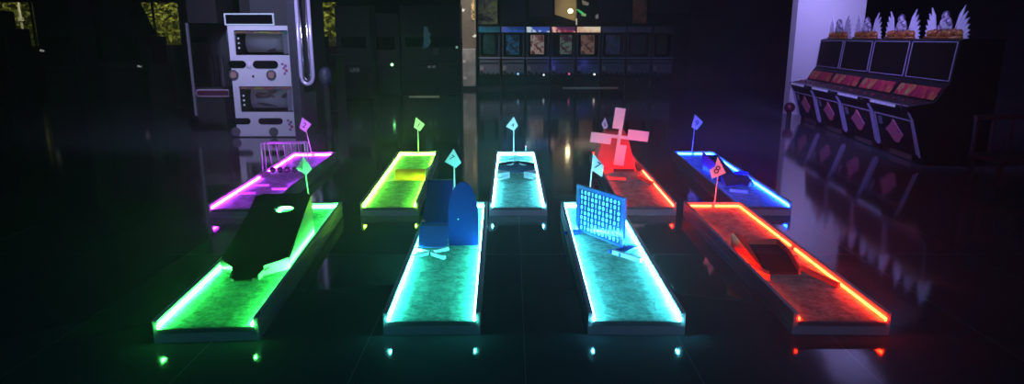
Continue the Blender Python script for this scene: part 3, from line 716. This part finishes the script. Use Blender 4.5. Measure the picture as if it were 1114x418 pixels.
for k in range(8):
    xa, _ = Pf(bounds[k], 60); xb, _ = Pf(bounds[k+1], 60); cx_ = (xa+xb)/2; hw = (xb-xa)/2 - .02
    Z = lambda y: Pf(560, y)[1]
    t = thing('arcade_cabinet', names[k], 'arcade cabinet', (cx_, FY, 0), 0, 'row of dim upright cabinets along the far wall')
    MB().prism([(.12, 0), (.12, .1), (.0, Z(84)), (.0, Z(64.5)), (.04, Z(62)), (.1, Z(61)), (.1, Z(36.5)), (.02, Z(36)), (.02, Z(28)), (.12, Z(27)), (.9, Z(27)), (.9, 0)], 'x', -hw, hw).build('body', black, t)
    # lower panel with a jagged dark edge at its foot
    top_, bot_ = Z(65.5), Z(81); ps = [(-hw+.03, top_), (hw-.03, top_), (hw-.03, bot_)]
    n = 9
    for i in range(1, n): ps.append((hw-.03-(2*hw-.06)*i/n, bot_ + (.07 if i % 2 else -.02) + .03*random.random()))
    ps.append((-hw+.03, bot_)); MB().prism(ps[::-1], 'y', -.012, -.001).build('lower_panel', low_m, t)
    MB().box(-hw+.06, hw-.06, -.02, -.012, Z(69.5), Z(67.5)).build('vent_band', mat('band_dark', (.03,.03,.05), .5), t)
    MB().box(-hw+.05, -hw+.16, -.03, -.012, Z(76.5), Z(72)).build('coin_slot', mat('coin_plate', (.35,.38,.4), .4), t)
    MB().disc((-hw+.1, -.03, Z(79)), .05, 'y', .018, 14).build('coin_return', dull_black, t)
    MB().box(-hw, hw, -.03, .02, Z(64), Z(62.5)).build('deck_edge', mat('deck_edge_blue', (.25,.3,.45), .3, .2), t)
    c1_, c2_, es = pic[k]
    off = (.15 if k == 3 else 0.0)
    scr = MB().box(-hw+.04, hw-.04, .088, .098, Z(61), Z(37.5)).build('screen', glass_dark, t)
    MB().box(-hw+.16+off, hw-.2+off*.6, .078, .087, Z(59), Z(38)).build('picture', art('far_picture_%d' % k, [(.38, tuple(c*.3 for c in c1_)), (.47, c1_), (.56, c2_), (.66, tuple(c*.4 for c in c2_))], 3.5, es), scr)
    for x in (-hw+.05, hw-.05): MB().box(x-.02, x+.02, .05, .085, Z(61), Z(37)).build('screen_post', mat('far_post', (.05,.06,.09), .4), t)
    for s_ in (-1, 1): MB().disc((s_*(hw-.07), .05, Z(60.5)), .018, 'y', .02, 8).build('lamp_dot', mat('lamp_dot_grey', (.4,.4,.45), .4), t)
    MB().box(-hw+.01, hw-.01, .005, .018, Z(35.2), Z(29.2)).build('header', art('far_header_%d' % k, head_stops[k], 1.3, (.75 if k in (2, 3, 4) else .35), stretch=(1, 1, 2)), t)
for px_, py_, c_, s_, lb in ((563.5, 80.5, (.2,.6,1), 1.2, 'small blue lamp low on the second far cabinet'), (591.5, 81.5, (1,1,1), 1.0, 'small white lamp low on the third far cabinet'), (619, 80.5, (1,.1,.3), 1.0, 'small pink lamp low on the fourth far cabinet'), (646.5, 81, (1,.9,.8), 1.8, 'small warm lamp low on the fifth far cabinet')):
    x_, z_ = Pf(px_, py_); o = MB().ball((0,0,0), .035, 1, .5, 1).build('indicator_lamp', mat('lamp_%d' % int(px_), (.5,.5,.5), .4, emit=c_, es=s_), None, smooth=True)
    tag(o, lb, 'lamp', (x_, FY-.03, z_), group='indicator lamps on the far cabinets')
# purple glow on the far cabinets: unseen area lights added before them (see lights)

# clad block at the foot of the column, with two small notices on it
bx0, bz1 = at(500.5, 53, 22.7); bx1, bz0 = at(517.5, 89, 22.7)
t = thing('notice_cabinet', 'pale grey metal cabinet at the foot of the tan column', 'cabinet', (bx0, 22.7, 0))
MB().box(0, bx1-bx0, 0, .28, .12, bz1).build('body', mat('pale_metal', (.62,.62,.58), .4, .2, noise=((.42,.42,.4), 3, .4, .6)), t, .01)
MB().box(.02, bx1-bx0-.02, .03, .28, 0, .12).build('plinth', dull_black, t)
for k, (px_, py_) in enumerate(((505, 67), (503, 85), (506, 85))):
    x_, z_ = at(px_, py_, 22.7); MB().box(x_-bx0-.05, x_-bx0+.05, -.008, 0, z_-.05, z_+.05).build('sticker', mat('sticker_pale', (.7,.72,.7), .5, emit=(.6,.6,.6), es=.1), t)
o = MB().box(-.05, .05, -.02, .01, -.5, .3).build('light_strip', art('bulb_strip', [(.45, (.1,.05,.02)), (.52, (.6,.5,.2)), (.6, (.7,.3,.15))], 9, .5)); x_, z_ = at(514.5, 5, 23.0)
tag(o, 'narrow strip of small warm bulbs running up the tan column', 'light strip', (x_, 23.0, z_))
for px_, py_, lb in ((503.5, 11, 'small white hook shaped marker high on the tan column'), (516, 39, 'small pale marker at the right edge of the tan column')):
    x_, z_ = at(px_, py_, 23.0); o = MB().prism([(-.08,-.02),(.02,-.06),(.09,.03),(.03,.02),(.0,.07),(-.03,.0)], 'y', -.015, 0).build('wall_marker', mat('marker_white', (.7,.72,.65), .5, emit=(.8,.85,.7), es=.3)); tag(o, lb, 'marker', (x_, 23.0, z_))

# things above and behind the far cabinets
UY = 25.2
def wallpic(name, xa, ya, xb, yb, m_, label, cat, depth=.3, Y=UY, fm=dull_black):
    x0_, z1_ = at(xa, ya, Y); x1_, z0_ = at(xb, yb, Y)
    t = thing(name, label, cat, (x0_, Y, 0)); w = x1_-x0_
    MB().box(0, w, .02, depth, 0, z1_+.02).build('body', fm, t)
    MB().box(.03, w-.03, 0, .018, z0_, z1_).build('display', m_, t)
    return t
wheel_art = art('wheel_print', [(.35, (.01,.01,.01)), (.48, (.10,.10,.09)), (.54, (.2,.25,.08)), (.58, (.03,.03,.03)), (.72, (.25,.25,.22))], 2.2, .25)
wallpic('game_machine', 519, -25, 542, 26, wheel_art, 'dim machine with a grey green printed board, above the leftmost far cabinets', 'game machine')
wallpic('game_machine', 544, -25, 573, 24, mat('dim_slate', (.02,.02,.035), .5), 'tall dark slate machine standing right of the grey green board', 'game machine')
wallpic('game_machine', 575, -25, 602, 18, mat('dim_slate_lit', (.045,.04,.055), .5), 'slightly paler slate machine left of the warm lit wall', 'game machine')
wallpic('game_machine', 650, -25, 687, 24, mat('dim_blue_slate', (.015,.018,.05), .5), 'wide dark blue machine right of the warm lit wall', 'game machine')
wallpic('game_machine', 689, -25, 704, 25, art('brown_print', [(.4,(.02,.015,.01)),(.55,(.12,.05,.03)),(.65,(.03,.03,.03))], 3, .2), 'narrow dim brown machine above the far cabinets', 'game machine')
wallpic('game_machine', 707, -25, 752, 14, mat('dim_grey_board', (.05,.05,.055), .6), 'broad dim grey board farthest right above the far cabinets', 'game machine')
# warm lit wall panel with its lamp
x0_, z1_ = at(604, -20, 26.6); x1_, z0_ = at(627, 27, 26.6)
struct(MB().box(x0_, x1_, 26.6, 26.9, 0, z1_+.8).build('trim_3', mat('warm_wall', (.8,.66,.42), .8)))
xl, zl = at(620.5, 12, 26.0)
t = thing('wall_lamp', 'bright warm lamp in front of the pale wall above the far cabinets', 'lamp', (xl, 26.0, zl))
MB().ball((0,0,0), .085, u=16, v=10).build('bulb', mat('warm_bulb', (1,.9,.7), .4, emit=(1,.8,.42), es=26), t, smooth=True)
MB().box(-.03, .03, .09, .6, -.03, .03).build('bracket', steel, t)
# slanted dark beam in front of the warm wall, green lit pointer and pale notices
a_ = at(598, 14, 25.6); c_ = at(629, 24, 25.6)
o = MB().prism([(a_[0], a_[1]), (c_[0], c_[1]), (c_[0], c_[1]-.6), (a_[0], a_[1]-.6)][::-1], 'y', 25.6, 25.8).build('slanted_canopy', dull_black); tag(o, 'dark canopy with a slanting top edge below the warm lamp', 'canopy')
for pts_, c_, es_, nm, lb, ct in (([(627,10),(630,13),(635,17),(638,17),(634,13),(629,10)], (.05,.6,.15), .8, 'pointer', 'thin bright green pointer right of the warm lamp', 'pointer'),
                       ([(633,14.5),(638,15),(637,18),(632,17)], (.5,.45,.3), .35, 'notice', 'small cream notice just right of the green pointer', 'notice'),
                       ([(648,17),(651,15),(651,20),(648,20.5)], (.4,.4,.38), .3, 'notice', 'small grey notice farther right of the green pointer', 'notice'),
                       ([(633,0),(641,3),(640,6),(634,5)], (.45,.38,.25), .3, 'notice', 'small cream notice high above the green pointer', 'notice'),
                       ([(626.5,20),(628,20),(628,27),(626.5,27)], (.7,.65,.5), .6, 'notice', 'thin upright cream strip below the warm lamp', 'notice')):
    q = [at(x, y, 25.15) for x, y in pts_]; cx_ = q[0][0]; cz_ = q[0][1]
    o = MB().prism([(p_[0]-cx_, p_[1]-cz_) for p_ in q][::-1], 'y', .02, .05).build(nm, mat('%s_m_%d' % (nm, int(pts_[0][0]+pts_[0][1])), c_, .5, emit=c_, es=es_)); tag(o, lb, ct, (cx_, 25.15, cz_))
x0_, z1_ = at(628, -20, 25.2); x1_, z0_ = at(648, 24, 25.2)
t = thing('game_machine', 'black machine carrying the small cream notices, right of the warm lamp', 'game machine', (x0_, 25.2, 0))
MB().box(0, x1_-x0_, 0, .4, 0, 3.4).build('body', dull_black, t); MB().box(.05, x1_-x0_-.05, -.01, 0, .1, .8).build('base_panel', black, t)

# ================================================================== DIM MACHINES, CENTRE LEFT AND LEFT
def dark_machine(xa, xb, ytop, Y, label, extra=None, slant=0, group='unlit game machines along the left'):
    x0_, z1_ = at(xa, ytop, Y); x1_, _ = at(xb, ytop, Y)
    t = thing('game_machine', label, 'game machine', (x0_, Y, 0), 0, group); w = x1_-x0_; z1_ = min(z1_, 4.2)
    MB().hexa([(0,0,0),(w,0,0),(w,.9,0),(0,.9,0),(0+slant*0,.05,z1_),(w-slant,.05,z1_),(w-slant,.9,z1_),(0,.9,z1_)]).build('body', mat('unlit_black', (.008,.008,.009), .45), t, .02)
    MB().box(.1, w-.1-abs(slant), -.03, .03, .9, 1.0).build('control_deck', mat('deck_charcoal', (.02,.02,.024), .35), t, .01)
    MB().hexa([(.14,.03,1.1),(w-.14-abs(slant)*.5,.03,1.1),(w-.14-abs(slant)*.5,.08,1.1),(.14,.08,1.1),(.14,.06-.035,1.75),(w-.14-abs(slant)*.7,.025,1.75),(w-.14-abs(slant)*.7,.09,1.75),(.14,.09,1.75)]).build('screen', glass_dark, t)
    MB().box(.12, w-.12, -.012, 0.004, .1, .8).build('front_panel', mat('panel_charcoal', (.016,.017,.02), .3), t)
    return t
t = dark_machine(434, 500, 5, 20.5, 'tall dim machine with a faint teal picture, left of the tan column')
x0m = t.location.x
def on_front(px_, py_, w, h, m_, nm, Y, par, dy=-.02):
    x_, z_ = at(px_, py_, Y); return MB().box(x_-par.location.x-w/2, x_-par.location.x+w/2, dy, dy+.012, z_-h/2, z_+h/2).build(nm, m_, par)
g = MB(); q = [(461,29),(465,29),(466,35),(469,36),(467,40),(469,45),(466,51),(460,53),(461,42)]; q = [at(a, c, 20.5) for a, c in q]
g.prism([(a-x0m, c) for a, c in q][::-1], 'y', -.005, .02).build('teal_picture', mat('faint_teal', (.05,.12,.14), .5, emit=(.1,.35,.4), es=.10), t)
on_front(474, 56, .16, .2, mat('faint_olive', (.10,.11,.06), .5), 'prize_shape', 20.5, t)
for px_ in (467, 472): on_front(px_, 71.5, .09, .14, mat('pale_slot', (.3,.32,.33), .5, emit=(.5,.55,.55), es=.10), 'ticket_slot', 20.5, t)
on_front(497, 51.5, .07, .07, mat('mint_spot', (.3,.5,.4), .5, emit=(.5,.9,.75), es=.35), 'status_light', 20.5, t)
dark_machine(402, 433, 14, 20.5, 'narrow unlit machine carrying a tiny green light')
x_, z_ = at(424.8, 70.8, 20.2)
o = MB().ball((0,0,0), .04, 1, .6, 1).build('indicator_lamp', mat('green_dot', (.3,.8,.3), .4, emit=(.25,1,.3), es=6), None, smooth=True); tag(o, 'tiny bright green indicator light in the dark, left of centre', 'lamp', (x_, 20.46, z_))
t = dark_machine(363, 401, 6, 19.5, 'unlit machine with small grey lettering, right of the right-hand plant window')
text('lettering', 'UFB', .16, mat('grey_lettering', (.3,.3,.33), .5, emit=(.5,.5,.55), es=.08), t, Matrix.Translation((at(386, 76.5, 19.5)[0]-t.location.x, -.02, at(386, 76.5, 19.5)[1])) @ FRONT, .002)
dark_machine(30, 72, -20, 17.5, 'broad unlit machine farthest left, beside the white post outside')
t = dark_machine(91, 155, 47, 18.5, 'unlit machine with a slanting right side, left of the lit plants')
q = [(91,47),(155,47),(133,0),(123,-22),(91,-22)]; q = [at(a, c, 18.5) for a, c in q]
MB().prism([(a-t.location.x, c) for a, c in q][::-1], 'y', .05, .9).build('upper_cabinet', mat('unlit_black'), t)
dark_machine(-40, -12, 11, 18.1, 'unlit machine cut by the left edge, below the window')
dark_machine(-7.5, 6, 31, 18.1, 'narrow unlit machine standing below the white post outside')
dark_machine(157, 186, 49, 16.6, 'added low unlit machine hiding the window reflection, directly below the lit tree left of the prize machine')  # added to block the window's reflection in the floor
dark_machine(189, 243, -20, 17.0, 'tall unlit machine between the lit plants and the prize machine')
dark_machine(338, 364, 60, 16.0, 'low unlit machine below the right-hand plant window')
for px_, py_, lb in ((46, 55, 'tiny pale chip of light on the far left dark machine'), (152, 72, 'tiny pale light on the slanting dark machine'), (166, 60, 'tiny pale light high at the right of the slanting machine')):
    Y_ = 17.52 if px_ < 60 else (18.5 if px_ < 160 else 19.0)
    x_, z_ = at(px_, py_, Y_); o = MB().prism([(-.05,-.015),(.04,-.03),(.06,.0),(-.03,.03)], 'y', -.01, .065).build('indicator_lamp', mat('pale_chip', (.5,.5,.48), .5, emit=(.8,.8,.7), es=.25)); tag(o, lb, 'lamp', (x_, Y_-.03, z_))
# glowing bar standing in for a floor highlight under the centre-left machines
x0_, _ = at(458, 96, 22.6); x1_, _ = at(487, 96, 22.6)
o = MB().box(0, x1_-x0_, 0, .03, 0, .03).build('floor_highlight', mat('floor_highlight_pale', (.5,.5,.4), .5, emit=(.8,.8,.6), es=.08)); tag(o, 'thin glowing bar painting a floor highlight left of the tan column', 'light strip', (x0_, 19.9, 0))
x0_, _ = at(612, 95, FY); x1_, _ = at(672, 95, FY)
o = MB().box(0, x1_-x0_, 0, .04, 0, .03).build('floor_highlight', mat('floor_highlight_dim', (.4,.4,.35), .5, emit=(.7,.7,.5), es=.04)); tag(o, 'thin glowing bar painting a floor highlight before the middle far cabinets', 'light strip', (x0_, FY-.1, 0))  # glowing bar in place of a highlight on the floor

# ================================================================== OUTSIDE THE LEFT WINDOWS
gm = mat('outdoor_soil', (.05, .06, .03), .9)
struct(MB().box(-34, 2, 30.01, 44, -.1, 0).build('ground_outside', gm))
leaf = mat('leaf_green', (.20, .24, .05), .6, noise=((.38, .42, .10), 2.5, .4, .6))
bark = mat('bark', (.12, .09, .05), .8)
def shrub(x, y, r, h, label, n=2600, lsz=.13):
    t = thing('leafy_tree', label, 'tree', (x, y, 0), 0, 'trees outside the left windows')
    g = MB()
    for i in range(n):
        u = random.random()*2*PI; w = random.random(); rr = r*math.sqrt(random.random())*(.5+.5*math.sin(PI*(.15+.8*w)))
        c = Vector((rr*math.cos(u), rr*math.sin(u), .5 + (h-.5)*w))
        a = Vector((random.uniform(-1,1), random.uniform(-1,1), random.uniform(-1,1))).normalized(); bb = a.orthogonal().normalized()
        s = lsz*(.6+random.random()*.8)
        vs = [g.b.verts.new(c + a*s), g.b.verts.new(c + bb*s*.5), g.b.verts.new(c - a*s), g.b.verts.new(c - bb*s*.5)]
        g.b.faces.new(vs)
    me_o = g.build('foliage', leaf, t)
    tr = MB(); tr.tube([(0,0,0),(.05,.03,h*.5),(0,0,h*.85)], .08, 8)
    for k in range(5): a = k*1.3; tr.tube([(.03,.02,h*(.3+.1*k)), (r*.6*math.cos(a), r*.6*math.sin(a), h*(.45+.1*k))], .03, 6)
    tr.build('trunk', bark, t)
shrub(-16.3, 32, 1.5, 5.2, 'yellow green tree behind the slanting dark machine')
shrub(-19.9, 34.8, 1.4, 4.6, 'duller tree farther left outside the window')
shrub(-9.2, 31.6, 1.3, 5.0, 'yellow green tree outside the narrow window right of the prize machine')
shrub(-23.2, 32, 1.5, 5.0, 'dim tree at the far left behind the white post')
x_, z_ = at(24, 28, 30.6)
t = thing('outdoor_post', 'white pipe post with a collar outside the far left window', 'post', (x_, 30.6, 0))
MB().tube([(0,0,0),(0,0,4.4)], .05, 12).build('pipe', mat('pipe_white', (.8,.8,.75), .5), t, smooth=True)
MB().tube([(0,0,at(24,23,30.6)[1]),(0,0,at(24,19,30.6)[1])], .12, 14).build('collar', mat('pipe_white'), t)

# ================================================================== LIGHTS
def area(name, loc, target, size, power, col, sy=None, spread=180):
    l = bpy.data.lights.new(name, 'AREA'); l.energy = power; l.color = col; l.size = size; l.spread = R(spread)
    if sy: l.shape = 'RECTANGLE'; l.size_y = sy
    o = bpy.data.objects.new(name, l); COL.objects.link(o); o.location = loc
    o.rotation_euler = (Vector(target)-Vector(loc)).to_track_quat('-Z', 'Y').to_euler(); return o
area('ceiling_lamp_violet', (2.8, 9.0, 4.3), (5.8, 11.5, 1.4), .8, 70, (.38, .30, 1.0), spread=80)
area('ceiling_lamp_wall_wash', (5.6, 12.6, 4.3), (7.0, 15.2, 2.3), .5, 30, (.42, .36, 1.0), spread=70)
area('ceiling_lamp_lilac_front', (1.5, .5, 4.3), (1.6, 8.8, .9), .8, 20, (.6, .5, 1.0), spread=70)
area('ceiling_lamp_prize', (-3.2, 8.2, 4.2), (-4.7, 11.6, 1.9), .6, 42, (.58, .58, 1.0), spread=70)
area('bay_fill', (6.7, 12.2, 3.0), (6.7, 12.25, 4.5), .8, 70, (.4, .35, 1.0))  # unseen light added to brighten the bay for its floor reflection
area('ceiling_lamp_far', (2.0, 20.0, 4.3), (2.5, 24.0, 1.0), 1.5, 14, (.35, .45, .9), spread=120)
for px_ in (601, 636):
    x_, z_ = Pf(px_, 72); area('coin_panel_fill', (x_, FY-.3, z_+.1), (x_, FY, z_), .12, .35, (.12, .12, 1.0))  # unseen lights added to tint the lower panels blue
area('column_fill', (-1.4, 21.2, 4.3), (-1.6, 23.0, 1.5), .5, 22, (1.0, .9, .8), spread=80)  # unseen light added to brighten the column
area('garden_lamp', (-14.5, 28.6, 4.6), (-16.3, 32, 2.2), .6, 260, (1.0, .95, .45))
area('garden_lamp', (-8.2, 28.6, 4.6), (-9.2, 31.6, 2.2), .6, 300, (1.0, .95, .45))
area('garden_lamp', (-21.2, 28.6, 4.6), (-22, 31, 2.2), .6, 160, (1.0, .95, .55))
area('ambient_fill_teal', (-.3, -.5, 4.4), (-.3, 4.5, 0), 2.5, 45, (.12, .40, 1.0))  # unseen fill standing in for the dim blue ambient light

w = bpy.data.worlds.new('world'); S.world = w; w.use_nodes = True
nt = w.node_tree; bg = nt.nodes['Background']; bg.inputs['Color'].default_value = (.02, .03, .05, 1); bg.inputs['Strength'].default_value = .05
vs = nt.nodes.new('ShaderNodeVolumeScatter'); vs.inputs['Density'].default_value = .008; vs.inputs['Anisotropy'].default_value = .8  # thin haze added to give the strips a bloom-like halo
nt.links.new(vs.outputs['Volume'], nt.nodes['World Output'].inputs['Volume'])

# ================================================================== CAMERA
cd = bpy.data.cameras.new('camera'); cam = bpy.data.objects.new('camera', cd); COL.objects.link(cam)
cd.sensor_fit = 'HORIZONTAL'; cd.sensor_width = 36; cd.lens = F/1114*36; cd.clip_end = 200
cam.location = (0, 0, H); cam.rotation_euler = (PI/2 - TH, 0, 0)
S.camera = cam
S.view_settings.view_transform = 'Standard'; S.view_settings.look = 'None'; S.view_settings.exposure = 0; S.view_settings.gamma = 1
S.view_settings.use_curve_mapping = False
